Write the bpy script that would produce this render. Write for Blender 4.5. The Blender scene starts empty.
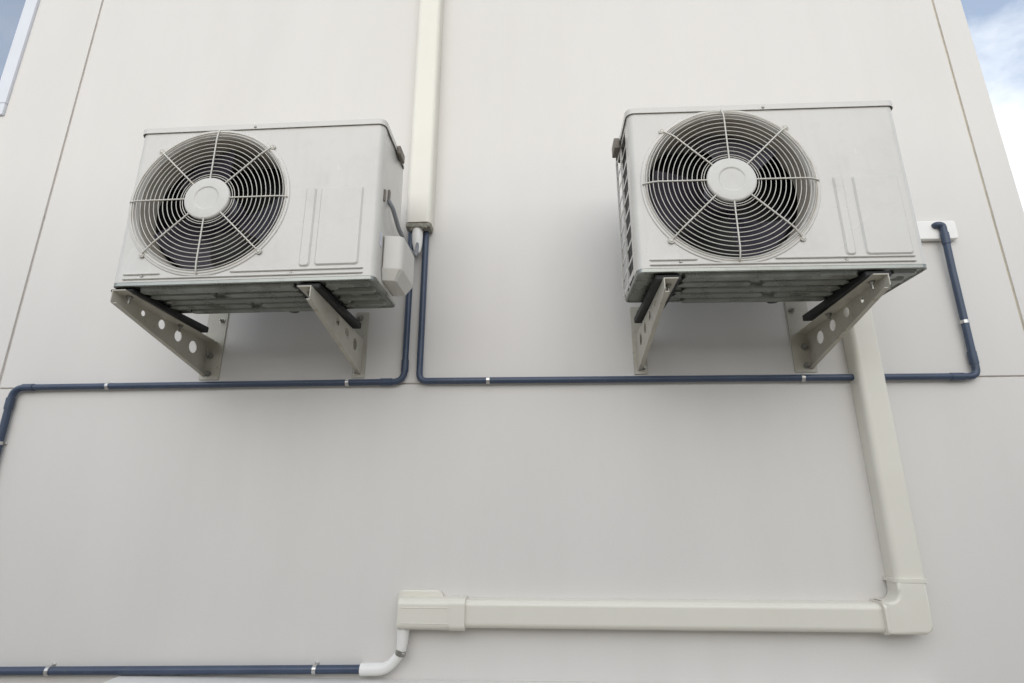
import bpy, bmesh, math, random
from mathutils import Vector, Matrix
random.seed(7)
S = bpy.context.scene
COL = S.collection
G = 1.6                      # camera height above the ground
D = 1.9286                   # distance camera - wall
PI = math.pi

# ---------------------------------------------------------------- camera
cd = bpy.data.cameras.new('camera')
cd.sensor_fit = 'HORIZONTAL'; cd.sensor_width = 36.0; cd.lens = 540.0 / 1024.0 * 36.0
cd.clip_start = 0.02; cd.clip_end = 3000
cam = bpy.data.objects.new('camera', cd); COL.objects.link(cam)
pitch, yaw, roll = 0.2842, 0.0544, -0.0009
cp, sp, cy, sy = math.cos(pitch), math.sin(pitch), math.cos(yaw), math.sin(yaw)
fwd = Vector((-sy * cp, cy * cp, sp)); rt = Vector((cy, sy, 0)); up = rt.cross(fwd)
c_, s_ = math.cos(roll), math.sin(roll)
rx = c_ * rt + s_ * up; ux = -s_ * rt + c_ * up
M = Matrix((rx, ux, -fwd)).transposed().to_4x4()
M.translation = Vector((0, 0, G))
cam.matrix_world = M
S.camera = cam

# ---------------------------------------------------------------- world, sun, exposure
SUN_EL, SUN_AZ = math.radians(21), math.radians(183)    # azimuth clockwise from +Y (the wall's far side)
W_ = bpy.data.worlds.new("World"); S.world = W_; W_.use_nodes = True
nt = W_.node_tree; nt.nodes.clear()
def N(t, **k):
    n = nt.nodes.new(t)
    for a, b in k.items(): setattr(n, a, b)
    return n
sky = N('ShaderNodeTexSky', sky_type='NISHITA', sun_disc=False, sun_elevation=SUN_EL, sun_rotation=SUN_AZ)
sky.dust_density = 0.6
bg1 = N('ShaderNodeBackground'); bg1.inputs['Strength'].default_value = 0.15
bg2 = N('ShaderNodeBackground'); bg2.inputs['Color'].default_value = (0.95, 0.975, 1.0, 1); bg2.inputs['Strength'].default_value = 1.0
tc = N('ShaderNodeTexCoord')
mp = N('ShaderNodeMapping'); mp.inputs['Location'].default_value = (5.18, 2.4, 2.94); mp.inputs['Scale'].default_value = (1, 1, 1.7)
nz = N('ShaderNodeTexNoise'); nz.inputs['Scale'].default_value = 2.3; nz.inputs['Detail'].default_value = 9; nz.inputs['Roughness'].default_value = 0.55; nz.inputs['Distortion'].default_value = 0.35
cr = N('ShaderNodeValToRGB'); cr.color_ramp.elements[0].position = 0.40; cr.color_ramp.elements[1].position = 0.60; cr.color_ramp.elements[0].color = (0.20, 0.20, 0.20, 1)
mx = N('ShaderNodeMixShader'); wo = N('ShaderNodeOutputWorld')
L = nt.links.new
L(tc.outputs['Generated'], mp.inputs['Vector']); L(mp.outputs['Vector'], nz.inputs['Vector']); L(nz.outputs['Fac'], cr.inputs['Fac'])
L(sky.outputs['Color'], bg1.inputs['Color']); L(cr.outputs['Color'], mx.inputs['Fac'])
L(bg1.outputs[0], mx.inputs[1]); L(bg2.outputs[0], mx.inputs[2]); L(mx.outputs[0], wo.inputs['Surface'])

sl = bpy.data.lights.new('sun', 'SUN'); sl.energy = 1.3; sl.angle = math.radians(75); sl.color = (1.0, 0.965, 0.915)
so = bpy.data.objects.new('sun', sl); COL.objects.link(so)
sd = Vector((math.sin(SUN_AZ) * math.cos(SUN_EL), math.cos(SUN_AZ) * math.cos(SUN_EL), math.sin(SUN_EL)))
so.rotation_euler = sd.to_track_quat('Z', 'Y').to_euler(); so.location = (0, -6, 12)

vs = S.view_settings
S.display_settings.display_device = 'sRGB'
vs.view_transform = 'Standard'; vs.look = 'None'; vs.gamma = 1; vs.exposure = 0.48; vs.use_curve_mapping = False
S.cycles.max_bounces = 8; S.cycles.use_denoising = True

# ---------------------------------------------------------------- materials
MATS = {}
def mat(name, col, rough=0.5, metal=0.0, var=0.05, nscale=6.0, stretch=(1, 1, 1), bump=0.0, bscale=200.0, spec=0.5, dirt=None, dscale=3.0, damt=0.3, rvar=0.0):
    m = bpy.data.materials.new(name); m.use_nodes = True
    t = m.node_tree; b = t.nodes['Principled BSDF']
    b.inputs['Roughness'].default_value = rough; b.inputs['Metallic'].default_value = metal
    b.inputs['Specular IOR Level'].default_value = spec
    tcn = t.nodes.new('ShaderNodeTexCoord'); mpn = t.nodes.new('ShaderNodeMapping'); mpn.inputs['Scale'].default_value = stretch
    t.links.new(tcn.outputs['Object'], mpn.inputs['Vector'])
    n1 = t.nodes.new('ShaderNodeTexNoise'); n1.inputs['Scale'].default_value = nscale; n1.inputs['Detail'].default_value = 6
    t.links.new(mpn.outputs['Vector'], n1.inputs['Vector'])
    r = t.nodes.new('ShaderNodeValToRGB')
    r.color_ramp.elements[0].position = 0.3; r.color_ramp.elements[1].position = 0.7
    r.color_ramp.elements[0].color = [c * (1 - var) for c in col] + [1]
    r.color_ramp.elements[1].color = [min(1, c * (1 + var)) for c in col] + [1]
    t.links.new(n1.outputs['Fac'], r.inputs['Fac'])
    out = r.outputs['Color']
    if dirt:
        n2 = t.nodes.new('ShaderNodeTexNoise'); n2.inputs['Scale'].default_value = dscale; n2.inputs['Detail'].default_value = 8; n2.inputs['Roughness'].default_value = 0.65
        mp2 = t.nodes.new('ShaderNodeMapping'); mp2.inputs['Scale'].default_value = stretch; mp2.inputs['Location'].default_value = (3.1, 7.7, 1.3)
        t.links.new(tcn.outputs['Object'], mp2.inputs['Vector']); t.links.new(mp2.outputs['Vector'], n2.inputs['Vector'])
        r2 = t.nodes.new('ShaderNodeValToRGB'); r2.color_ramp.elements[0].position = 0.5; r2.color_ramp.elements[1].position = 0.78
        r2.color_ramp.elements[1].color = (damt, damt, damt, 1)
        t.links.new(n2.outputs['Fac'], r2.inputs['Fac'])
        mm = t.nodes.new('ShaderNodeMix'); mm.data_type = 'RGBA'
        t.links.new(r2.outputs['Color'], mm.inputs['Factor']); t.links.new(out, mm.inputs['A']); mm.inputs['B'].default_value = list(dirt) + [1]
        out = mm.outputs['Result']
    t.links.new(out, b.inputs['Base Color'])
    if rvar:
        mr = t.nodes.new('ShaderNodeMapRange'); mr.inputs['To Min'].default_value = rough - rvar; mr.inputs['To Max'].default_value = rough + rvar
        mr.inputs['From Min'].default_value = 0.3; mr.inputs['From Max'].default_value = 0.7
        t.links.new(n1.outputs['Fac'], mr.inputs['Value']); t.links.new(mr.outputs['Result'], b.inputs['Roughness'])
    if bump:
        nb = t.nodes.new('ShaderNodeTexNoise'); nb.inputs['Scale'].default_value = bscale; nb.inputs['Detail'].default_value = 4
        t.links.new(tcn.outputs['Object'], nb.inputs['Vector'])
        bp = t.nodes.new('ShaderNodeBump'); bp.inputs['Strength'].default_value = bump; bp.inputs['Distance'].default_value = 0.002
        t.links.new(nb.outputs['Fac'], bp.inputs['Height']); t.links.new(bp.outputs['Normal'], b.inputs['Normal'])
    MATS[name] = m
    return m

WALL = mat('painted precast wall', (0.655, 0.632, 0.603), 0.62, var=0.02, nscale=2.2, stretch=(1.6, 1, 0.35), bump=0.12, bscale=140, spec=0.35, dirt=(0.57, 0.54, 0.50), dscale=1.3, damt=0.22)
SEAL = mat('grey joint sealant', (0.50, 0.46, 0.42), 0.8, var=0.15, nscale=30)
SEALY = mat('yellowed joint sealant', (0.46, 0.41, 0.31), 0.8, var=0.15, nscale=30)
PAINT = mat('unit enamel', (0.585, 0.565, 0.53), 0.24, var=0.03, nscale=2.6, stretch=(1, 1, 1), bump=0.05, bscale=400, dirt=(0.40, 0.375, 0.34), dscale=4.5, damt=0.35, rvar=0.05)
WIRE = mat('guard wire coat', (0.60, 0.575, 0.52), 0.4, var=0.08, nscale=30)
HUB = mat('hub plastic', (0.58, 0.565, 0.53), 0.4, var=0.03, nscale=20, dirt=(0.48, 0.43, 0.36), dscale=18, damt=0.2)
SHROUD = mat('fan shroud', (0.46, 0.42, 0.36), 0.5, var=0.1, nscale=8, dirt=(0.26, 0.21, 0.15), dscale=6, damt=0.6)
COIL = mat('coil fins', (0.013, 0.012, 0.013), 0.55, var=0.3, nscale=60, stretch=(1, 1, 0.05))
BLADE = mat('fan blade plastic', (0.062, 0.054, 0.078), 0.4, var=0.15, nscale=12)
PAN = mat('galvanised pan', (0.26, 0.27, 0.25), 0.30, metal=0.8, var=0.18, nscale=14, dirt=(0.12, 0.12, 0.10), dscale=6, damt=0.55, rvar=0.1)
BRK = mat('bracket powder coat', (0.46, 0.435, 0.37), 0.45, var=0.07, nscale=14, dirt=(0.30, 0.25, 0.18), dscale=12, damt=0.4)
BOLT = mat('zinc bolt', (0.32, 0.31, 0.28), 0.4, metal=0.7, var=0.2, nscale=60)
RUB = mat('black rubber', (0.015, 0.015, 0.016), 0.6, var=0.2, nscale=30)
TRUNK = mat('ivory trunking', (0.70, 0.675, 0.598), 0.36, var=0.02, nscale=4, dirt=(0.58, 0.54, 0.46), dscale=2, damt=0.15)
COND = mat('blue grey conduit', (0.040, 0.060, 0.104), 0.38, var=0.12, nscale=8, dirt=(0.06, 0.075, 0.10), dscale=12, damt=0.4)
CLIP = mat('clip steel', (0.55, 0.54, 0.52), 0.3, metal=0.8, var=0.1, nscale=40)
WPVC = mat('white pvc', (0.77, 0.755, 0.725), 0.35, var=0.03, nscale=15)
TAB = mat('dark handle plastic', (0.17, 0.145, 0.12), 0.55, var=0.15, nscale=30)
CABLE = mat('grey cable sheath', (0.20, 0.21, 0.22), 0.5, var=0.1, nscale=30)
FOAM = mat('weathered foam', (0.25, 0.24, 0.20), 0.9, var=0.35, nscale=60)
FRAME = mat('white window frame', (0.64, 0.655, 0.70), 0.4, var=0.02)
PANE = mat('window pane', (0.42, 0.455, 0.51), 0.04, metal=0.75, var=0.03)
COVER = mat('service cover plastic', (0.57, 0.55, 0.51), 0.4, var=0.03, nscale=9, dirt=(0.5, 0.46, 0.38), dscale=8, damt=0.25)
GROUND = mat('concrete ground', (0.36, 0.335, 0.295), 0.85, var=0.12, nscale=0.8, dirt=(0.24, 0.22, 0.19), dscale=0.5, damt=0.5, bump=0.3, bscale=40)
LEDGE = mat('painted ledge', (0.70, 0.69, 0.66), 0.5, var=0.03, nscale=5, bump=0.1, bscale=120)
STICK = mat('pale sticker', (0.62, 0.62, 0.72), 0.4, var=0.06, nscale=80)

def overlay(m, col, scale, stretch, lo, hi, amt, voronoi=False):
    t = m.node_tree; b = t.nodes['Principled BSDF']
    src = b.inputs['Base Color'].links[0].from_socket
    tcn = t.nodes.new('ShaderNodeTexCoord'); mpn = t.nodes.new('ShaderNodeMapping'); mpn.inputs['Scale'].default_value = stretch
    t.links.new(tcn.outputs['Object'], mpn.inputs['Vector'])
    if voronoi:
        n1 = t.nodes.new('ShaderNodeTexVoronoi'); n1.inputs['Scale'].default_value = scale; o = n1.outputs['Distance']
    else:
        n1 = t.nodes.new('ShaderNodeTexNoise'); n1.inputs['Scale'].default_value = scale; n1.inputs['Detail'].default_value = 5; o = n1.outputs['Fac']
    t.links.new(mpn.outputs['Vector'], n1.inputs['Vector'])
    mr = t.nodes.new('ShaderNodeMapRange'); mr.interpolation_type = 'SMOOTHSTEP'
    mr.inputs['From Min'].default_value = lo; mr.inputs['From Max'].default_value = hi
    mr.inputs['To Min'].default_value = amt if voronoi else 0; mr.inputs['To Max'].default_value = 0 if voronoi else amt
    t.links.new(o, mr.inputs['Value'])
    mm = t.nodes.new('ShaderNodeMix'); mm.data_type = 'RGBA'
    t.links.new(mr.outputs['Result'], mm.inputs['Factor']); t.links.new(src, mm.inputs['A']); mm.inputs['B'].default_value = list(col) + [1]
    t.links.new(mm.outputs['Result'], b.inputs['Base Color'])
overlay(PAINT, (0.42, 0.39, 0.34), 9, (3, 3, 0.3), 0.50, 0.85, 0.20)
overlay(PAINT, (0.33, 0.29, 0.24), 25, (1, 1, 1), 0.60, 0.85, 0.12)
overlay(WALL, (0.56, 0.52, 0.465), 5, (1.2, 1, 0.12), 0.48, 0.85, 0.14)
overlay(WALL, (0.50, 0.46, 0.41), 160, (1, 1, 1), 0.55, 0.85, 0.22)
overlay(WALL, (0.34, 0.31, 0.28), 2.7, (1, 0.2, 1), 0.006, 0.016, 0.55, True)
overlay(TRUNK, (0.56, 0.52, 0.42), 3, (2, 2, 2), 0.45, 0.9, 0.2)
overlay(BRK, (0.24, 0.17, 0.10), 45, (1, 1, 1), 0.62, 0.74, 0.5)
overlay(WIRE, (0.36, 0.31, 0.25), 14, (1, 1, 1), 0.5, 0.75, 0.5)
overlay(COND, (0.09, 0.10, 0.115), 60, (1, 1, 1), 0.58, 0.75, 0.4)

# ---------------------------------------------------------------- mesh helpers
def finish(name, bm, m, parent=None, smooth=35, loc=None):
    me = bpy.data.meshes.new(name)
    bmesh.ops.recalc_face_normals(bm, faces=bm.faces)
    bm.to_mesh(me); bm.free()
    me.materials.append(m)
    me.shade_smooth(); me.set_sharp_from_angle(angle=math.radians(smooth))
    o = bpy.data.objects.new(name, me); COL.objects.link(o)
    if loc is not None: o.location = loc
    if parent is not None: o.parent = parent
    wnm = o.modifiers.new('weighted normals', 'WEIGHTED_NORMAL'); wnm.keep_sharp = True; wnm.weight = 80
    return o
def tag(o, label=None, cat=None, group=None, kind=None):
    if label: o['label'] = label
    if cat: o['category'] = cat
    if group: o['group'] = group
    if kind: o['kind'] = kind
    return o
def empty(name, loc=(0, 0, 0), **k):
    o = bpy.data.objects.new(name, None); COL.objects.link(o); o.location = loc; o.empty_display_size = 0.1
    return tag(o, **k)
def box(bm, x0, x1, y0, y1, z0, z1, bev=0.0, seg=2):
    r = bmesh.ops.create_cube(bm, size=1)
    v = r['verts']
    for q in v:
        q.co = Vector(((x0 + x1) / 2 + q.co.x * (x1 - x0), (y0 + y1) / 2 + q.co.y * (y1 - y0), (z0 + z1) / 2 + q.co.z * (z1 - z0)))
    if bev > 0:
        es = list({e for q in v for e in q.link_edges})
        bmesh.ops.bevel(bm, geom=es, offset=bev, segments=seg, affect='EDGES', profile=0.5)
def tube(bm, pts, rad, n=14, caps=True):
    pts = [Vector(p) for p in pts]
    rads = rad if isinstance(rad, (list, tuple)) else [rad] * len(pts)
    rings = []; prev = None
    for i, p in enumerate(pts):
        t = (pts[min(i + 1, len(pts) - 1)] - pts[max(i - 1, 0)]).normalized()
        if prev is None:
            a = Vector((0, 0, 1)) if abs(t.z) < 0.9 else Vector((1, 0, 0))
            u = t.cross(a).normalized()
        else:
            u = (prev - t * prev.dot(t)).normalized()
        prev = u; w = t.cross(u)
        rings.append([bm.verts.new(p + (u * math.cos(2 * PI * k / n) + w * math.sin(2 * PI * k / n)) * rads[i]) for k in range(n)])
    for a, b in zip(rings, rings[1:]):
        for k in range(n): bm.faces.new((a[k], a[(k + 1) % n], b[(k + 1) % n], b[k]))
    if caps:
        bm.faces.new(rings[0]); bm.faces.new(rings[-1])
def fillet(pts, r, n=8):
    pts = [Vector(p) for p in pts]; out = [pts[0]]
    for a, b, c in zip(pts, pts[1:], pts[2:]):
        d1 = (a - b).normalized(); d2 = (c - b).normalized()
        ang = d1.angle(d2); k = r / math.tan(ang / 2)
        k = min(k, (a - b).length * .49, (c - b).length * .49)
        p0, p1 = b + d1 * k, b + d2 * k
        for i in range(n + 1):
            t = i / n
            out.append((1 - t) ** 2 * p0 + 2 * t * (1 - t) * b + t * t * p1)
    out.append(pts[-1]); return out
def lathe(bm, prof, cx, cy, cz, n=64, closed_ends=False):
    """prof: (radius, y) about an axis along Y through (cx,.,cz)"""
    rings = []
    for r, y in prof:
        if r < 1e-6: rings.append([bm.verts.new((cx, cy + y, cz))])
        else: rings.append([bm.verts.new((cx + r * math.cos(2 * PI * k / n), cy + y, cz + r * math.sin(2 * PI * k / n))) for k in range(n)])
    for a, b in zip(rings, rings[1:]):
        for k in range(n):
            if len(a) == 1 and len(b) == 1: continue
            if len(a) == 1: bm.faces.new((a[0], b[(k + 1) % n], b[k]))
            elif len(b) == 1: bm.faces.new((a[k], a[(k + 1) % n], b[0]))
            else: bm.faces.new((a[k], a[(k + 1) % n], b[(k + 1) % n], b[k]))
def torus(bm, cx, cy, cz, R, r, n=72, m=8):
    rings = []
    for k in range(n):
        a = 2 * PI * k / n
        rings.append([bm.verts.new((cx + (R + r * math.cos(2 * PI * j / m)) * math.cos(a), cy + r * math.sin(2 * PI * j / m), cz + (R + r * math.cos(2 * PI * j / m)) * math.sin(a))) for j in range(m)])
    for k in range(n):
        a, b = rings[k], rings[(k + 1) % n]
        for j in range(m): bm.faces.new((a[j], a[(j + 1) % m], b[(j + 1) % m], b[j]))
def cyl(bm, c, axis, r, h, n=20, bev=0.0):
    c = Vector(c); a = Vector(axis).normalized()
    if bev: tube(bm, [c, c + a * (h - bev), c + a * h], [r, r, r - bev], n)
    else: tube(bm, [c, c + a * h], r, n)
def circ(cx, cy, r, n=40, cw=False):
    p = [(cx + r * math.cos(2 * PI * k / n), cy + r * math.sin(2 * PI * k / n)) for k in range(n)]
    return p[::-1] if cw else p
def rrect(x0, x1, z0, z1, r, n=6):
    p = []
    for cx, cz, a in ((x1 - r, z1 - r, 0), (x0 + r, z1 - r, PI / 2), (x0 + r, z0 + r, PI), (x1 - r, z0 + r, 1.5 * PI)):
        for k in range(n + 1):
            t = a + k / n * PI / 2; p.append((cx + r * math.cos(t), cz + r * math.sin(t)))
    return p
def plate(bm, outlines, thick, xf, bev=0.0):
    """flat sheet with holes: first outline outer, the rest holes; xf maps (u, v, w) to 3-D, w in -thick/2..thick/2"""
    cu = bpy.data.curves.new('tmp', 'CURVE'); cu.dimensions = '2D'; cu.fill_mode = 'BOTH'
    cu.extrude = thick / 2 - bev; cu.bevel_depth = bev; cu.bevel_resolution = 1; cu.offset = -bev
    for ol in outlines:
        s = cu.splines.new('POLY'); s.points.add(len(ol) - 1); s.use_cyclic_u = True
        for p, (u, v) in zip(s.points, ol): p.co = (u, v, 0, 1)
    o = bpy.data.objects.new('tmp', cu); COL.objects.link(o)
    me = bpy.data.meshes.new_from_object(o.evaluated_get(bpy.context.evaluated_depsgraph_get()))
    b2 = bmesh.new(); b2.from_mesh(me)
    bmesh.ops.remove_doubles(b2, verts=b2.verts, dist=1e-6)
    vm = {}
    for v in b2.verts: vm[v.index] = bm.verts.new(xf(*v.co))
    for f in b2.faces:
        try: bm.faces.new([vm[v.index] for v in f.verts])
        except ValueError: pass
    b2.free(); bpy.data.objects.remove(o); bpy.data.curves.remove(cu); bpy.data.meshes.remove(me)
def prism(bm, poly, z0, z1, xf=None):
    xf = xf or (lambda x, y, z: (x, y, z))
    a = [bm.verts.new(xf(x, y, z0)) for x, y in poly]; b = [bm.verts.new(xf(x, y, z1)) for x, y in poly]
    n = len(poly)
    for k in range(n): bm.faces.new((a[k], a[(k + 1) % n], b[(k + 1) % n], b[k]))
    bm.faces.new(a[::-1]); bm.faces.new(b)

# ---------------------------------------------------------------- ground
bm = bmesh.new()
g = 800
prof = [(g, 0.0), (-0.9, 0.0), (-1.25, 0.35), (-2.3, 2.15), (-2.9, 2.75), (-3.6, 3.0), (-g, 3.0)]   # yard, then an unseen bank added behind the viewpoint to block low sky
vs_ = [[bm.verts.new((sx * g, y, z)) for sx in (-1, 1)] for y, z in prof]
for a, b in zip(vs_, vs_[1:]): bm.faces.new((a[0], a[1], b[1], b[0]))
tag(finish('ground', bm, GROUND), kind='structure')

# ---------------------------------------------------------------- building
XL, XR, XC = -2.081, 1.7215, 1.838
ZJ = G + 0.409
XW, ZT = -7.0, G + 4.6
bld = empty('building', (0, D, 0), label='pale grey precast concrete building wall carrying both air conditioner units', cat='building')
def wxf(u, v, w): return (u, 0.075 + w, v)
bm = bmesh.new()
gp = 0.005; gz = 0.0028
win = (-4.2, -2.403, G + 1.665, G + 3.2)
for (a, b) in ((XW, XL - gp), (XL + gp, XR - gp + .001), (XR + gp - .001, XC)):
    for (z0, z1) in ((0.0, ZJ - gz), (ZJ + gz, ZT)):
        ol = [[(a, z0), (b, z0), (b, z1), (a, z1)]]
        if a == XW and z1 == ZT:
            ol.append([(win[0], win[2]), (win[0], win[3]), (win[1], win[3]), (win[1], win[2])])
        plate(bm, ol, 0.15, wxf, bev=0.0025)
finish('wall', bm, WALL, bld, smooth=50)
bm = bmesh.new()
box(bm, XW, XC - 0.003, 0.1505, 7.0, 0.0, ZT + 0.001)
finish('rear_wall', bm, WALL, bld, smooth=30)
bm = bmesh.new()
box(bm, XL - gp - .004, XL + gp + .004, 0.007, 0.12, 0.0, ZT - .01)
for (a, b) in ((XW, XL - gp - .005), (XL + gp + .005, XR - gp - .004), (XR + gp + .004, XC - .006)): box(bm, a, b, 0.006, 0.12, ZJ - gz - .004, ZJ + gz + .004)
finish('joint_sealant', bm, SEAL, bld)
bm = bmesh.new()
box(bm, XR - gp - .003, XR + gp + .003, 0.005, 0.12, 0.0, ZT - .01)
o = finish('joint_sealant', bm, SEALY, bld); o['label'] = 'yellowed sealant in the right vertical joint'
# window at the upper left
wn = bpy.data.objects.new('window', None); COL.objects.link(wn); wn.parent = bld
bm = bmesh.new()
fw = 0.062
x0, x1, z0, z1 = win
for (a, b, c, d) in ((x0, x1, z0, z0 + fw), (x0, x1, z1 - fw, z1), (x0, x0 + fw, z0 + fw, z1 - fw), (x1 - fw, x1, z0 + fw, z1 - fw)):
    box(bm, a + .0005, b - .0005, -0.012, 0.06, c + .0005, d - .0005, 0.004)
box(bm, -3.35, -3.30, -0.008, 0.05, z0 + fw, z1 - fw, 0.004)
finish('frame', bm, FRAME, wn)
bm = bmesh.new()
box(bm, x0 + fw, x1 - fw, 0.018, 0.026, z0 + fw, z1 - fw)
finish('pane', bm, PANE, wn)
# ledge near the foot of the picture
bm = bmesh.new()
box(bm, -1.385, 1.18, -0.115, -0.0005, G - 0.64, G - 0.548, 0.006)
o = finish('ledge', bm, LEDGE, bld); o['label'] = 'pale ledge projecting from the wall at the bottom'

# ---------------------------------------------------------------- air conditioner units
H, DP, GAP = 0.5455, 0.2530, 0.2385
def make_unit(label, x, z, rot, tilt, Wd, fx, fz, embs, screws, service, flat):
    root = empty('air_conditioner', (x, D - GAP, G + z), label=label, cat='air conditioner', group='wall mounted air conditioner units')
    root.rotation_euler = (0, -tilt, rot)
    F = -DP
    r = 0.022
    HR = 0.2425 if flat else 0.247
    # ---- front panel: face with round opening, rounded corner returns
    bm = bmesh.new()
    t = 0.0016
    zt, zb = H - 0.006, 0.006
    def fxf(u, v, w): return (u, F + t / 2 + w, v)
    plate(bm, [[(r, zb), (Wd - r, zb), (Wd - r, zt), (r, zt)], circ(fx, fz, HR, 96, True)], t, fxf)
    def corner(xc, sgn, back):
        pts = []
        for k in range(9):
            a = k / 8 * PI / 2
            pts.append((xc + sgn * r * math.sin(a), F + r - r * math.cos(a)))
        pts.append((pts[-1][0], back))
        inn = []
        for k in range(9):
            a = k / 8 * PI / 2
            inn.append((xc + sgn * (r - t) * math.sin(a), F + r - (r - t) * math.cos(a)))
        inn.append((inn[-1][0], back))
        prism(bm, pts + inn[::-1], zb, zt)
    corner(Wd - r, 1, F + 0.035)
    corner(r, -1, F + 0.050)
    # bell mouth rim
    lathe(bm, [(HR + 0.014, F - 0.0004), (HR + 0.012, F - 0.003), (HR + 0.006, F - 0.0042), (HR - 0.002, F - 0.003), (HR - 0.008, F + 0.004), (HR - 0.011, F + 0.012)], fx, 0, fz, 96)
    # embossed panels
    for (a, b, c, d) in embs:
        n0 = [(u, v) for u, v in rrect(a, b, c, d, 0.010)]; n1 = rrect(a + .0045, b - .0045, c + .0045, d - .0045, 0.007)
        A = [bm.verts.new((u, F - 0.0003, v)) for u, v in n0]; B = [bm.verts.new((u, F - 0.0048, v)) for u, v in n1]
        k_ = len(A)
        for k in range(k_): bm.faces.new((A[k], A[(k + 1) % k_], B[(k + 1) % k_], B[k]))
        bm.faces.new(B)
    # ridges along the foot of the panel
    for (a, b, zz) in ((0.035, fx - 0.115, 0.0315), (fx + 0.10, Wd - 0.035, 0.0315), (0.035, Wd - 0.035, 0.0165)):
        tube(bm, [(a, F + .001, zz), (a + .004, F - .0018, zz), (b - .004, F - .0018, zz), (b, F + .001, zz)], [0.0015, 0.0034, 0.0034, 0.0015], 10)
    finish('front_panel', bm, PAINT, root, smooth=40)
    for (sx, sz) in screws:
        bm = bmesh.new()
        cyl(bm, (sx, F - 0.0015 if sz < .5 else F - 0.004, sz), (0, -1, 0), 0.0045, 0.004, 12, 0.0015)
        finish('screw', bm, BOLT, root)
    # ---- lid
    bm = bmesh.new()
    ov = 0.005
    ol = rrect(-ov, Wd + ov, F - ov, 0.004, 0.024)
    prism(bm, ol, H - 0.002, H + 0.001)
    a = rrect(-ov, Wd + ov, F - ov, 0.004, 0.024); b = rrect(-ov + .002, Wd + ov - .002, F - ov + .002, 0.002, 0.022)
    k_ = len(a)
    V = [[bm.verts.new((p[0], p[1], zz)) for p in q] for q, zz in ((a, H - 0.002), (a, H - 0.0175), (b, H - 0.0175), (b, H - 0.003))]
    for p, q in zip(V, V[1:]):
        for k in range(k_): bm.faces.new((p[k], p[(k + 1) % k_], q[(k + 1) % k_], q[k]))
    finish('lid', bm, PAINT, root, smooth=40)
    # ---- side panels
    bm = bmesh.new()
    box(bm, Wd - 0.0035, Wd - 0.0015, F + 0.0365, -0.002, 0.006, H - 0.006, 0.0006, 1)
    box(bm, Wd - 0.18, Wd - 0.004, -0.004, -0.002, 0.006, H - 0.006)
    sp_ = finish('side_panel', bm, PAINT, root)
    # ---- coil, left guard lattice
    bm = bmesh.new()
    box(bm, 0.012, Wd - 0.182, -0.030, -0.010, 0.006, H - 0.01)
    box(bm, 0.016, 0.034, F + 0.040, -0.0105, 0.006, H - 0.01)
    box(bm, Wd - 0.21, Wd - 0.20, F + 0.01, -0.031, 0.006, H - 0.01)
    finish('coil', bm, COIL, root)
    bm = bmesh.new()
    n = 9
    y_f, y_b = F + 0.050, -0.002
    for k in range(n + 1):
        zz = 0.014 + k * (H - 0.050) / n
        box(bm, -0.0005, 0.0015, y_f, y_b, zz, zz + (0.010 if 0 < k < n else 0.018), 0.0006, 1)
    for k in range(3):
        yy = y_f + k * (y_b - y_f - 0.010) / 2
        wv = 0.012 if k in (0, 2) else 0.010
        box(bm, 0.0000, 0.0035, yy, yy + wv, 0.006, H - 0.018, 0.0008, 1)
        if k: box(bm, -0.0040, -0.0008, yy + .001, yy + .006, 0.012, H - 0.020, 0.001, 1)
    finish('side_guard', bm, PAINT, root)
    # ---- shroud and fan
    bm = bmesh.new()
    lathe(bm, [(HR - 0.011, F + 0.0125), (HR - 0.014, F + 0.03), (HR - 0.014, F + 0.085), (HR + 0.004, F + 0.10)], fx, 0, fz, 80)
    finish('shroud', bm, SHROUD, root)
    fan = bpy.data.objects.new('fan', None); COL.objects.link(fan); fan.parent = root
    fan.location = (fx, F + 0.075, fz); fan.rotation_euler = (0, 0.35 if service else 1.15, 0)
    bm = bmesh.new()
    lathe(bm, [(0, -0.03), (0.045, -0.03), (0.058, -0.02), (0.06, 0.03), (0, 0.03)], 0, 0, 0, 40)
    finish('fan_hub', bm, BLADE, fan)
    for b_ in range(3):
        bm = bmesh.new()
        rows = []
        for i in range(9):
            rr = 0.055 + (HR - 0.026 - 0.055) * i / 8
            sw = 0.30 * (i / 8) ** 1.3
            half = 0.36 + 0.22 * (i / 8)
            row = []
            for j in range(9):
                u_ = j / 8 * 2 - 1
                an = b_ * 2 * PI / 3 + sw + u_ * half
                yy = u_ * 0.026 + 0.006 * (1 - u_ * u_)
                row.append(bm.verts.new((rr * math.cos(an), yy, rr * math.sin(an))))
            rows.append(row)
        for p, q in zip(rows, rows[1:]):
            for j in range(8): bm.faces.new((p[j], p[j + 1], q[j + 1], q[j]))
        bmesh.ops.solidify(bm, geom=bm.faces[:], thickness=0.003)
        finish('blade', bm, BLADE, fan, smooth=60)
    # ---- wire guard
    bm = bmesh.new()
    RO = 0.246 if flat else 0.2505
    def prof(q):            # forward bulge of the guard at radius q
        s = max(0.0, min(1.0, (RO - q) / 0.085))
        return -0.0045 - (0.005 if flat else 0.0125) * math.sin(min(1, s * 2.2) * PI / 2) ** 0.8
    radii = [0.079, 0.086] + [0.099 + 0.0142 * k for k in range(10)] + [0.2370, 0.2445, RO]
    for q in radii:
        torus(bm, fx, F + prof(q), fz, q, 0.00125 if q < RO - .001 else 0.0024, 96, 8)
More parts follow.
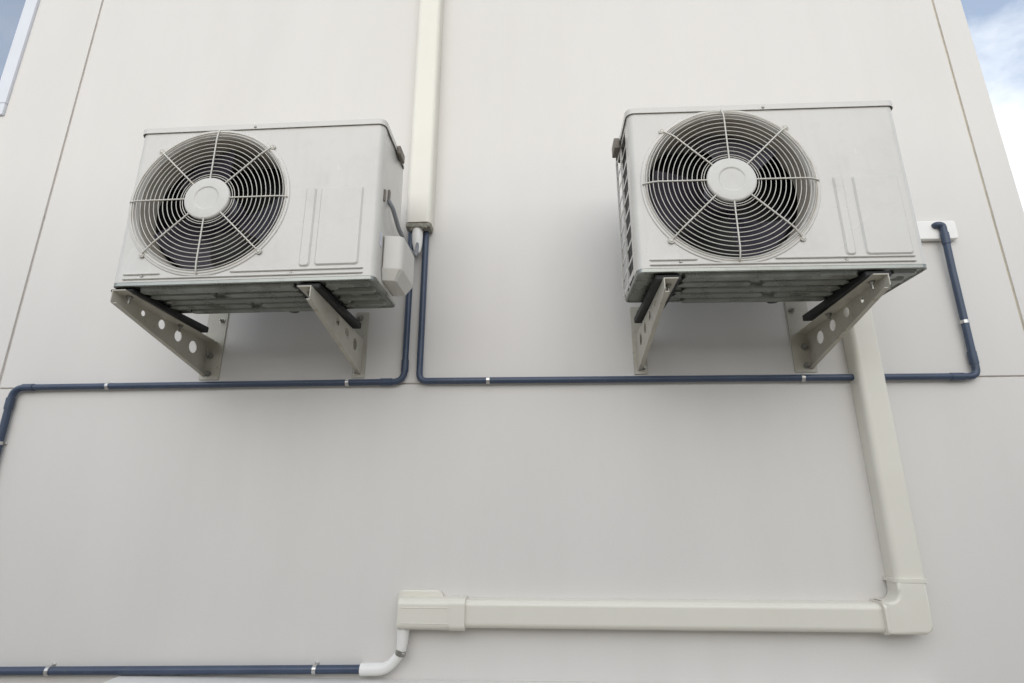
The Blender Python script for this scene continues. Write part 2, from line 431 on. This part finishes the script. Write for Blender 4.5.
    for k in range(8):
        a = k * PI / 4 + (0.0 if k % 2 == 0 else 0.0)
        pts = []
        for i in range(15):
            q = 0.066 + (RO + 0.004 - 0.066) * i / 14
            pts.append((fx + q * math.cos(a), F + prof(min(q, RO)) - 0.0028, fz + q * math.sin(a)))
        q = RO + 0.0055
        pts.append((fx + q * math.cos(a), F - 0.001, fz + q * math.sin(a)))
        tube(bm, pts, 0.0024, 8)
        if k % 2:
            q = RO + 0.011
            cx_, cz_ = fx + q * math.cos(a), fz + q * math.sin(a)
            torus(bm, cx_, F - 0.004, cz_, 0.0075, 0.0022, 16, 6)
            cyl(bm, (cx_, F - 0.0005, cz_), (0, -1, 0), 0.0055, 0.007, 12, 0.002)
    gd = finish('fan_guard', bm, WIRE, root, smooth=60)
    bm = bmesh.new()
    y0 = F - (0.0155 if flat else 0.0235)
    lathe(bm, [(0.066, y0 + 0.012), (0.0715, y0 + 0.010), (0.0722, y0 + 0.004), (0.0700, y0 + 0.0005), (0.066, y0 - 0.0008), (0.0405, y0 - 0.0020), (0.0385, y0 - 0.0010), (0.0368, y0 + 0.0010), (0.0340, y0 + 0.0010), (0, y0 + 0.0006)], fx, 0, fz, 64)
    finish('hub_cap', bm, HUB, gd, smooth=60)
    # ---- base pan with stamped ribs
    bm = bmesh.new()
    prism(bm, rrect(0.003, Wd - 0.003, F + 0.003, -0.002, 0.018), -0.002, 0.005)
    a = rrect(0.001, Wd - 0.001, F + 0.001, -0.0005, 0.02); b = rrect(0.006, Wd - 0.006, F + 0.006, -0.005, 0.016); c = rrect(0.009, Wd - 0.009, F + 0.009, -0.008, 0.014)
    k_ = len(a)
    V = [[bm.verts.new((p[0], p[1], zz)) for p in q] for q, zz in ((a, 0.0055), (a, -0.004), (b, -0.006), (c, -0.0025))]
    for p, q in zip(V, V[1:]):
        for k in range(k_): bm.faces.new((p[k], p[(k + 1) % k_], q[(k + 1) % k_], q[k]))
    return_ribs = []
    def rib(xa, xb, ya, yb, h=0.013):
        rr = min(xb - xa, yb - ya) / 2 - 0.0005
        n0 = rrect(xa, xb, ya, yb, rr, 5); n1 = rrect(xa + .004, xb - .004, ya + .004, yb - .004, max(rr - .004, .001), 5)
        A = [bm.verts.new((p[0], p[1], -0.0018)) for p in n0]; B = [bm.verts.new((p[0], p[1], -0.0018 - h)) for p in n1]
        m_ = len(A)
        for k in range(m_): bm.faces.new((A[k], A[(k + 1) % m_], B[(k + 1) % m_], B[k]))
        bm.faces.new(B)
    return root, rib, bm

def end_pan(root, bm): return finish('base_pan', bm, PAN, root, smooth=30)

def bracket(label, x, sgn, top, ptop, outer):
    """angle bracket: web in the YZ plane at x, flange and wall plate to the sgn side"""
    root = empty('wall_bracket', (x, D, G + 0.0), label=label, cat='wall bracket', group='steel wall brackets under the units')
    tip = 1.437 - D
    bm = bmesh.new()
    T = top
    def xf(u, v, w): return (w, u, v)
    hol = [(1.572, .572, .0092), (1.662, .564, .0160), (1.751, .550, .0190), (1.838, .535, .0220)]
    SL = 0.024                                   # the arm droops a little towards the wall
    ol = [[(-0.006, T - 0.157), (-0.006, T - SL), (tip, T), (tip, T - 0.034), (tip + .006, T - 0.040)]]
    def ftop(y): return T - SL * (y - tip) / (-0.006 - tip)
    for (yy, zz, rr) in hol: ol.append(circ(yy - D, zz + T - .600, rr, 32))
    plate(bm, ol, 0.003, xf, bev=0.0006)
    # top flange, lower lip
    xa, xb = sorted((sgn * 0.0012, sgn * 0.040))
    prism(bm, [(tip, ftop(tip) - .0032), (-0.006, ftop(-.006) - .0032), (-0.006, ftop(-.006) - .0002), (tip, ftop(tip) - .0002)], xa, xb, lambda y, z, x: (x, y, z))
    p0 = Vector((0, tip + .008, T - 0.0405)); p1 = Vector((0, -0.008, T - 0.156))
    dirv = (p1 - p0).normalized(); nrm = Vector((0, -dirv.z, dirv.y))
    lw = 0.013
    vs_ = []
    for pp in (p0, p1):
        for s_x in (0.0012 * sgn, lw * sgn):
            for th in (0.0, 0.0028):
                q = pp + nrm * th; vs_.append(bm.verts.new((s_x, q.y, q.z)))
    A, B = vs_[:4], vs_[4:]
    for i, j in ((0, 1), (1, 3), (3, 2), (2, 0)): bm.faces.new((A[i], A[j], B[j], B[i]))
    bm.faces.new((A[0], A[1], A[3], A[2])); bm.faces.new((B[0], B[1], B[3], B[2]))
    finish('arm', bm, BRK, root, smooth=30)
    bm = bmesh.new()
    pa, pb = sorted((-0.016 * sgn, (0.062 if outer else 0.034) * sgn))
    def pxf(u, v, w): return (u, -0.0026 + w, v)
    plate(bm, [rrect(pa, pb, 0.432, ptop, 0.004, 3)], 0.0045, pxf, bev=0.001)
    finish('wall_plate', bm, BRK, root, smooth=30)
    for (bx, bz) in ((0.042 if outer else 0.018, 0.665), (0.017, 0.525), (0.019, 0.455)):
        bm = bmesh.new()
        cyl(bm, (bx * sgn, -0.0052, bz), (0, -1, 0), 0.0125, 0.0018, 20)
        cyl(bm, (bx * sgn, -0.0070, bz), (0, -1, 0), 0.0085, 0.0075, 6, 0.001)
        cyl(bm, (bx * sgn, -0.0145, bz), (0, -1, 0), 0.0045, 0.010, 12, 0.001)
        finish('bolt', bm, BOLT, root)
    # bolts through the arm
    for (yy, zz) in ((tip + .045, ftop(tip + .045) - 0.0034), (tip + .29, ftop(tip + .29) - 0.0034)):
        bm = bmesh.new()
        cyl(bm, (0.020 * sgn, yy, zz), (0, 0, -1), 0.0105, 0.0016, 20)
        cyl(bm, (0.020 * sgn, yy, zz - .0016), (0, 0, -1), 0.0078, 0.007, 6, 0.001)
        cyl(bm, (0.020 * sgn, yy, zz - .0086), (0, 0, -1), 0.004, 0.016, 12, 0.001)
        finish('bolt', bm, BOLT, root)
    bm = bmesh.new()
    ra, rb = sorted((-0.020 * sgn, 0.052 * sgn))
    ya, yb2, zt2 = 1.452 - D, 1.836 - D, root_top(x) - .0005
    prism(bm, [(ya, ftop(ya)), (-.30, max(ftop(-.30), zt2 - .021)), (yb2, zt2 - .021), (yb2, zt2), (ya, zt2)], ra, rb, lambda y, z, xx: (xx, y, z))
    bmesh.ops.bevel(bm, geom=bm.edges[:], offset=.002, segments=2, affect='EDGES')
    finish('rubber_pad', bm, RUB, root)
    return root
UN = {1: dict(x=-1.2850, z=0.6175, rot=0.002, tilt=0.0080, Wd=0.8030, fx=0.2645, fz=0.2748),
      2: dict(x=0.2792, z=0.6249, rot=0.0042, tilt=-0.0050, Wd=0.805, fx=0.2861, fz=0.2748)}
def root_top(x):
    u = UN[1] if x < 0 else UN[2]
    return u['z'] + (x - u['x']) * u['tilt'] - 0.0065 - abs(u['tilt']) * .05
# ribs are kept clear of the pads, whose local positions these are
def build(i, label, embs, screws, pads):
    u = UN[i]
    root, rib, bm = make_unit(label, u['x'], u['z'], u['rot'], u['tilt'], u['Wd'], u['fx'], u['fz'], embs, screws, i == 1, i == 1)
    Wd = u['Wd']; F = -DP
    spans = []
    lo = 0.02
    for a, b in pads:
        if a - lo > 0.05: spans.append((lo, a - .006))
        lo = b + .006
    if Wd - .02 - lo > 0.04: spans.append((lo, Wd - .02))
    for (a, b) in spans:
        if b - a > 0.3:
            ys = (F + .017, F + .063, F + .109, F + .155, F + .201)
            for k, y in enumerate(ys):
                if k in (1, 3):
                    m_ = a + (b - a) * (.46 if k == 1 else .60)
                    rib(a, m_ - .014, y, y + .037); rib(m_ + .014, b, y, y + .037)
                    cyl(bm, (m_, y + .011, -0.0018), (0, 0, -1), 0.009, 0.004, 16, 0.002)
                else: rib(a + .01 * k, b - .012 * (k % 2), y, y + .037)
        else:
            for y in (F + .018, F + .073, F + .130, F + .188):
                rib(a, b, y, y + .030, 0.010)
            cyl(bm, ((a + b) / 2, F + .112, -0.0018), (0, 0, -1), min(.02, (b - a) * .3), 0.006, 24, 0.003)
    # stamped feet bosses either side of the pads
    for a, b in pads:
        for e in (a - .024, b + .024):
            if .03 < e < Wd - .03:
                for y in (F + .052, F + .17): cyl(bm, (e, y, -0.0018), (0, 0, -1), 0.017, 0.0095, 24, 0.004)
    pan = end_pan(root, bm)
    b2 = bmesh.new()
    dx = (0.455 if i == 1 else 0.473)
    lathe_z(b2, dx, -0.014)
    finish('drain_plug', b2, RUB, root)
    # carry handle near the top of a side
    b3 = bmesh.new()
    if i == 1: box(b3, Wd + 0.0055, Wd + 0.0170, -0.118, -0.056, H - 0.030, H + 0.002, 0.003)
    else: box(b3, -0.024, -0.0058, -0.120, -0.062, H - 0.042, H - 0.002, 0.003)
    finish('carry_handle', b3, TAB, root)
    return root
def lathe_z(bm, x, y):
    tube(bm, [(x, y, -0.002), (x, y, -0.008), (x, y, -0.012), (x, y, -0.013)], [0.021, 0.021, 0.018, 0.012], 28)

# pads in local x: unit 1 webs at -1.272 (+) and -0.668 (-), unit 2 at 0.353 (+) and 0.965 (-)
P1 = [(-1.272 + 1.2850 - .020, -1.272 + 1.2850 + .052), (-0.668 + 1.2850 - .052, -0.668 + 1.2850 + .020)]
P2 = [(0.353 - 0.2792 - .020, 0.353 - 0.2792 + .052), (0.965 - 0.2792 - .052, 0.965 - 0.2792 + .020)]
u1 = build(1, 'air conditioner on the left with a boxed cable cover on its right side',
           [(0.572, 0.605, 0.040, 0.307), (0.619, 0.752, 0.042, 0.305)], [(0.095, 0.023), (0.552, 0.021), (0.381, 0.535)], P1)
u2 = build(2, 'air conditioner on the right with a dark louvred left flank',
           [(0.583, 0.612, 0.036, 0.291), (0.638, 0.768, 0.036, 0.290)], [(0.123, 0.023), (0.581, 0.021), (0.413, 0.535)], P2)

# service cover, recessed grip, cable on the left unit
Wd = UN[1]['Wd']; F = -DP
bm = bmesh.new()
poly = [(Wd + .0002, F + .064), (Wd + .052, F + .072), (Wd + .062, F + .082), (Wd + .062, -.030), (Wd + .0002, -.022)]
cxm = sum(p[0] for p in poly) / 5; cym = sum(p[1] for p in poly) / 5
def inset(k, sx=1.0): return [(Wd + .0002 + (p[0] - Wd - .0002) * k, cym + (p[1] - cym) * (1 - (1 - k) * .5)) for p in poly]
lv = [(inset(.66), 0.022), (inset(.97), 0.056), (inset(1.0), 0.061), (inset(1.0), 0.163), (inset(.97), 0.167), (inset(.90), 0.169)]
rings = [[bm.verts.new((x, y, z)) for x, y in q] for q, z in lv]
for a, b in zip(rings, rings[1:]):
    for k in range(5): bm.faces.new((a[k], a[(k + 1) % 5], b[(k + 1) % 5], b[k]))
bm.faces.new(rings[0][::-1]); bm.faces.new(rings[-1])
bmesh.ops.bevel(bm, geom=[e for e in bm.edges if abs((e.verts[0].co - e.verts[1].co).z) > .05], offset=.006, segments=3, affect='EDGES', profile=.5)
finish('service_cover', bm, COVER, u1, smooth=35)
bm = bmesh.new()
box(bm, Wd - .0012, Wd + .004, F + .040, F + .052, 0.278, 0.318, 0.002)
finish('side_grip', bm, TAB, u1)
bm = bmesh.new()
box(bm, Wd - .0012, Wd + .004, F + .085, F + .100, 0.300, 0.345, 0.002)
finish('side_grip', bm, TAB, u1)
bm = bmesh.new()
plate(bm, [rrect(F + .006, F + .020, 0.118, 0.165, .002, 2)], 0.0008, lambda u, v, w: (Wd + .0008 + w, u + .024, v))
finish('sticker', bm, STICK, u1)

for args in (
    ('steel bracket under the left end of the left unit, showing a row of round holes', -1.272, 1, 0.602, 0.715, True),
    ('steel bracket under the right end of the left unit, seen along its narrow edge', -0.668, -1, 0.602, 0.690, False),
    ('steel bracket under the louvred left end of the right unit', 0.353, 1, 0.602, 0.690, False),
    ('steel bracket under the right end of the right unit, in front of the ivory trunking', 0.965, -1, 0.600, 0.715, True)):
    bracket(*args)

# ---------------------------------------------------------------- trunking
def duct_section(w, d, r, n=5):
    """open-to-the-wall profile (u across, v out from wall)"""
    p = [(-w / 2, 0.0)]
    for k in range(n + 1):
        a = PI - k / n * PI / 2; p.append((-w / 2 + r + r * math.cos(a), d - r + r * math.sin(a)))
    for k in range(n + 1):
        a = PI / 2 - k / n * PI / 2; p.append((w / 2 - r + r * math.cos(a), d - r + r * math.sin(a)))
    p.append((w / 2, 0.0)); return p
def duct_v(bm, xc, w, d, z0, z1, r=0.018):
    prism(bm, [(xc + u, D - 0.0006 - v) for u, v in duct_section(w, d, r)], G + z0, G + z1)
def duct_h(bm, zc, w, d, x0, x1, r=0.018):
    prism(bm, [(u, v) for u, v in duct_section(w, d, r)], x0, x1, lambda u, v, x: (x, D - 0.0006 - v, G + zc + u))

t1 = empty('cable_trunking', (-0.468, D, G + 1.03), label='ivory vertical trunking coming down the wall beside the left unit, open at its lower end', cat='trunking', group='ivory pipe trunking on the wall')
def fin_w(name, bm, m, root, smooth=35):
    bmesh.ops.translate(bm, verts=bm.verts, vec=-root.location)
    return finish(name, bm, m, root, smooth)
bm = bmesh.new(); duct_v(bm, -0.4685, 0.100, 0.066, 1.036, 4.0); fin_w('duct', bm, TRUNK, t1)
bm = bmesh.new()
random.seed(3)
box(bm, -0.517, -0.420, D - .064, D - .002, G + 1.016, G + 1.0355, 0.005)
for k in range(26):
    cx_ = random.uniform(-.512, -.425); yy = D - random.uniform(.008, .062)
    rr = random.uniform(.005, .011)
    b_ = bmesh.ops.create_icosphere(bm, subdivisions=1, radius=rr)
    for v in b_['verts']: v.co = v.co + Vector((cx_, yy, G + 1.016 + random.uniform(-.002, .003)))
fin_w('foam_seal', bm, FOAM, t1)
bm = bmesh.new()
tube(bm, [(-.474, D - .038, G + 1.03), (-.473, D - .038, G + .985), (-.472, D - .039, G + .955), (-.470, D - .041, G + .925), (-.469, D - .042, G + .915)], [.021, .021, .0195, .014, .009], 20)
fin_w('pipe_stub', bm, WPVC, t1, 50)
bm = bmesh.new()
tube(bm, fillet([(-.500, D - .03, G + 1.03), (-.500, D - .03, G + .86)], .01), .0125, 16)
o = fin_w('pipe_stub', bm, COND, t1, 50)

t2 = empty('cable_trunking', (1.116, D, G - 0.34), label='ivory trunking running down behind the right unit then along the foot of the wall', cat='trunking', group='ivory pipe trunking on the wall')
bm = bmesh.new(); duct_v(bm, 1.1345, 0.092, 0.058, -0.262, 0.80); fin_w('duct', bm, TRUNK, t2)
bm = bmesh.new(); duct_h(bm, -0.3505, 0.082, 0.056, -0.262, 1.050); fin_w('duct', bm, TRUNK, t2)
# corner elbow
bm = bmesh.new()
d_ = 0.067
def efx(u, v, w): return (u, D - 0.0006 - d_ / 2 + w, G + v)
ol = []
xl, xr_, zb_, zt_ = 1.032, 1.1685, -0.392, -0.240
ol += [(xl, zb_)]
for k in range(7):
    a = -PI / 2 + k / 6 * PI / 2; ol.append((xr_ - .03 + .03 * math.cos(a), zb_ + .03 + .03 * math.sin(a)))
ol += [(xr_, zt_), (1.0835, zt_)]
for k in range(7):
    a = 0 - k / 6 * PI / 2; ol.append((1.0535 + .030 * math.cos(a), -0.272 + .030 * math.sin(a)))
ol += [(xl, -0.302)]
plate(bm, [ol], d_, efx, bev=0.009)
fin_w('elbow', bm, TRUNK, t2, 60)
bm = bmesh.new()
duct_v(bm, 1.1300, 0.104, 0.0685, -0.247, -0.237, 0.02)
fin_w('elbow_collar', bm, TRUNK, t2, 40)
bm = bmesh.new()
duct_h(bm, -0.3490, 0.094, 0.0685, 1.030, 1.039, 0.02)
fin_w('elbow_collar', bm, TRUNK, t2, 40)
# end cap coupling
bm = bmesh.new()
duct_h(bm, -0.3510, 0.095, 0.066, -0.300, -0.252, 0.019)
prism(bm, duct_section(0.092, 0.063, 0.02), -0.466, -0.300, lambda u, v, x: (x, D - 0.0006 - v, G - 0.3510 + u))
box(bm, -0.474, -0.440, D - 0.058, D - 0.001, G - 0.396, G - 0.306, 0.014, 3)
for zz in (-0.331, -0.376):
    box(bm, -0.455, -0.305, D - 0.0650, D - 0.060, G + zz - .0012, G + zz + .0012, 0.0008, 1)
plate(bm, [rrect(-0.482, -0.33, -0.397, -0.286, 0.022)], 0.014, lambda u, v, w: (u, D - 0.0082 + w, G + v), bev=0.004)
fin_w('end_coupling', bm, TRUNK, t2, 35)

# ---------------------------------------------------------------- conduits
def conduit(label, runs, collars, clips, base, r=0.0118):
    root = empty('conduit', base, label=label, cat='conduit', group='blue grey conduit on the wall')
    bm = bmesh.new()
    tube(bm, runs, r, 18)
    for (p, ax) in collars:
        a = Vector(ax); tube(bm, [Vector(p) - a * .022, Vector(p) - a * .0215, Vector(p) + a * .0215, Vector(p) + a * .022], [r, r + .002, r + .002, r], 18)
    fin_w('pipe', bm, COND, root, 50)
    for (p, ax) in clips:
        bm = bmesh.new(); a = Vector(ax); p = Vector(p)
        tube(bm, [p - a * .0065, p - a * .006, p + a * .006, p + a * .0065], [r, r + .0022, r + .0022, r], 18)
        o1 = Vector((0, 0, 1)) if abs(a.x) > .5 else Vector((1, 0, 0))
        for s in (1,):
            q = p + o1 * s * (r + .001)
            hx = Vector((abs(a.x) * .006 + abs(o1.x) * .005, 0, abs(a.z) * .006 + abs(o1.z) * .005))
            box(bm, q.x - hx.x, q.x + hx.x, D - .004, D - .0006, q.z - hx.z, q.z + hx.z, .0008, 1)
        c = p + o1 * (r + .0025)
        cyl(bm, (c.x, D - .004, c.z), (0, -1, 0), .0035, .003, 10, .001)
        fin_w('clip', bm, CLIP, root, 40)
    return root
YC = D - 0.0168
ZC = G + 0.4125
conduit('blue conduit dropping beside the left unit and turning left along the wall joint',
        fillet([(-.4995, YC, G + .86), (-.4995, YC, ZC), (-1.999, YC, ZC - .004), (-2.003, YC, G - .3)], .045),
        [((-.4995, YC, ZC + .06), (0, 0, 1)), ((-.565, YC, ZC), (1, 0, 0)), ((-1.94, YC, ZC - .004), (1, 0, 0)), ((-2.0, YC, ZC - .065), (0, 0, 1))],
        [((-1.625, YC, ZC - .003), (1, 0, 0)), ((-.709, YC, ZC - .0006), (1, 0, 0)), ((-2.002, YC, G + .20), (0, 0, 1))], (-.4995, D, ZC))
conduit('blue conduit from the open trunking, running under the right unit up to a white plate',
        fillet([(-.444, YC, G + 1.03), (-.444, YC, ZC + .002), (1.508, YC - .001, ZC - .006), (1.506, YC - .008, G + .80), (1.503, D - .034, G + .978), (1.484, D - .034, G + .982), (1.482, D - .004, G + .982)], .03),
        [((1.44, YC, ZC - .006), (1, 0, 0)), ((1.5078, YC - .001, ZC + .06), (0, 0, 1)), ((1.504, D - .032, G + .925), (-0.015, -.05, 1))],
        [((-.191, YC, ZC + .001), (1, 0, 0)), ((.918, YC, ZC - .004), (1, 0, 0)), ((1.507, YC - .004, G + .603), (0, 0, 1))], (.5, D, ZC))
c3 = conduit('blue pipe along the foot of the wall ending in a white elbow',
        [(-3.2, YC, G - .566), (-1.8, YC, G - .541), (-.57, YC, G - .5184)], [],
        [((-1.622, YC, G - .5375), (1, 0, .018)), ((-.735, YC, G - .5215), (1, 0, .018))], (-1.2, D, G - .53), r=0.0128)
bm = bmesh.new()
pts = fillet([(-.586, YC, G - .519), (-.500, YC - .003, G - .516), (-.458, YC - .010, G - .468)], .13, 12)
tube(bm, pts, [.0185] + [.0188 - .0035 * (k / (len(pts) - 1)) for k in range(1, len(pts))], 20)
fin_w('elbow', bm, WPVC, c3, 50)
bm = bmesh.new()
tube(bm, [(-.461, YC - .010, G - .474), (-.456, YC - .011, G - .459)], .0165, 20)
cyl(bm, (-.449, D - .046, G - .466), (1, -.3, 0), .005, .012, 10, .001)
fin_w('hose_clamp', bm, BOLT, c3, 40)
bm = bmesh.new()
tube(bm, [(-.458, YC - .010, G - .466), (-.455, YC - .011, G - .44), (-.453, YC - .012, G - .40), (-.453, YC - .012, G - .36)], [.0155, .0175, .020, .021], 20)
fin_w('hose', bm, WPVC, c3, 50)

# white plate where the right conduit enters the wall
bm = bmesh.new()
plate(bm, [rrect(1.38, 1.562, .928, 1.004, .012)], .022, lambda u, v, w: (u, D - .0116 + w, G + v), bev=.004)
bmesh.ops.translate(bm, verts=bm.verts, vec=(-1.49, -D, -G - .967))
tag(finish('wall_plate', bm, WPVC, None, 50, (1.49, D, G + .967)), 'white plastic entry plate on the wall to the right of the right unit', 'entry plate')

# grey cable from the left unit to the trunking
bm = bmesh.new()
xs = -1.2850 + Wd
yb_ = D - GAP
ctrl = [(xs - .002, yb_ - .165, G + .930), (xs + .012, yb_ - .152, G + .905), (xs + .020, yb_ - .10, G + .860), (xs + .024, yb_ + .02, G + .845), (xs + .020, yb_ + .14, G + .875), (-.468, D - .056, G + .925), (-.470, D - .044, G + .985), (-.474, D - .055, G + 1.03)]
tube(bm, fillet(ctrl, .05, 6), .0072, 12)
bmesh.ops.translate(bm, verts=bm.verts, vec=(-xs, -yb_, -G - .9))
tag(finish('power_cable', bm, CABLE, None, 50, (xs, yb_, G + .9)), 'thick grey cable hanging from the left unit to the open trunking end', 'cable')
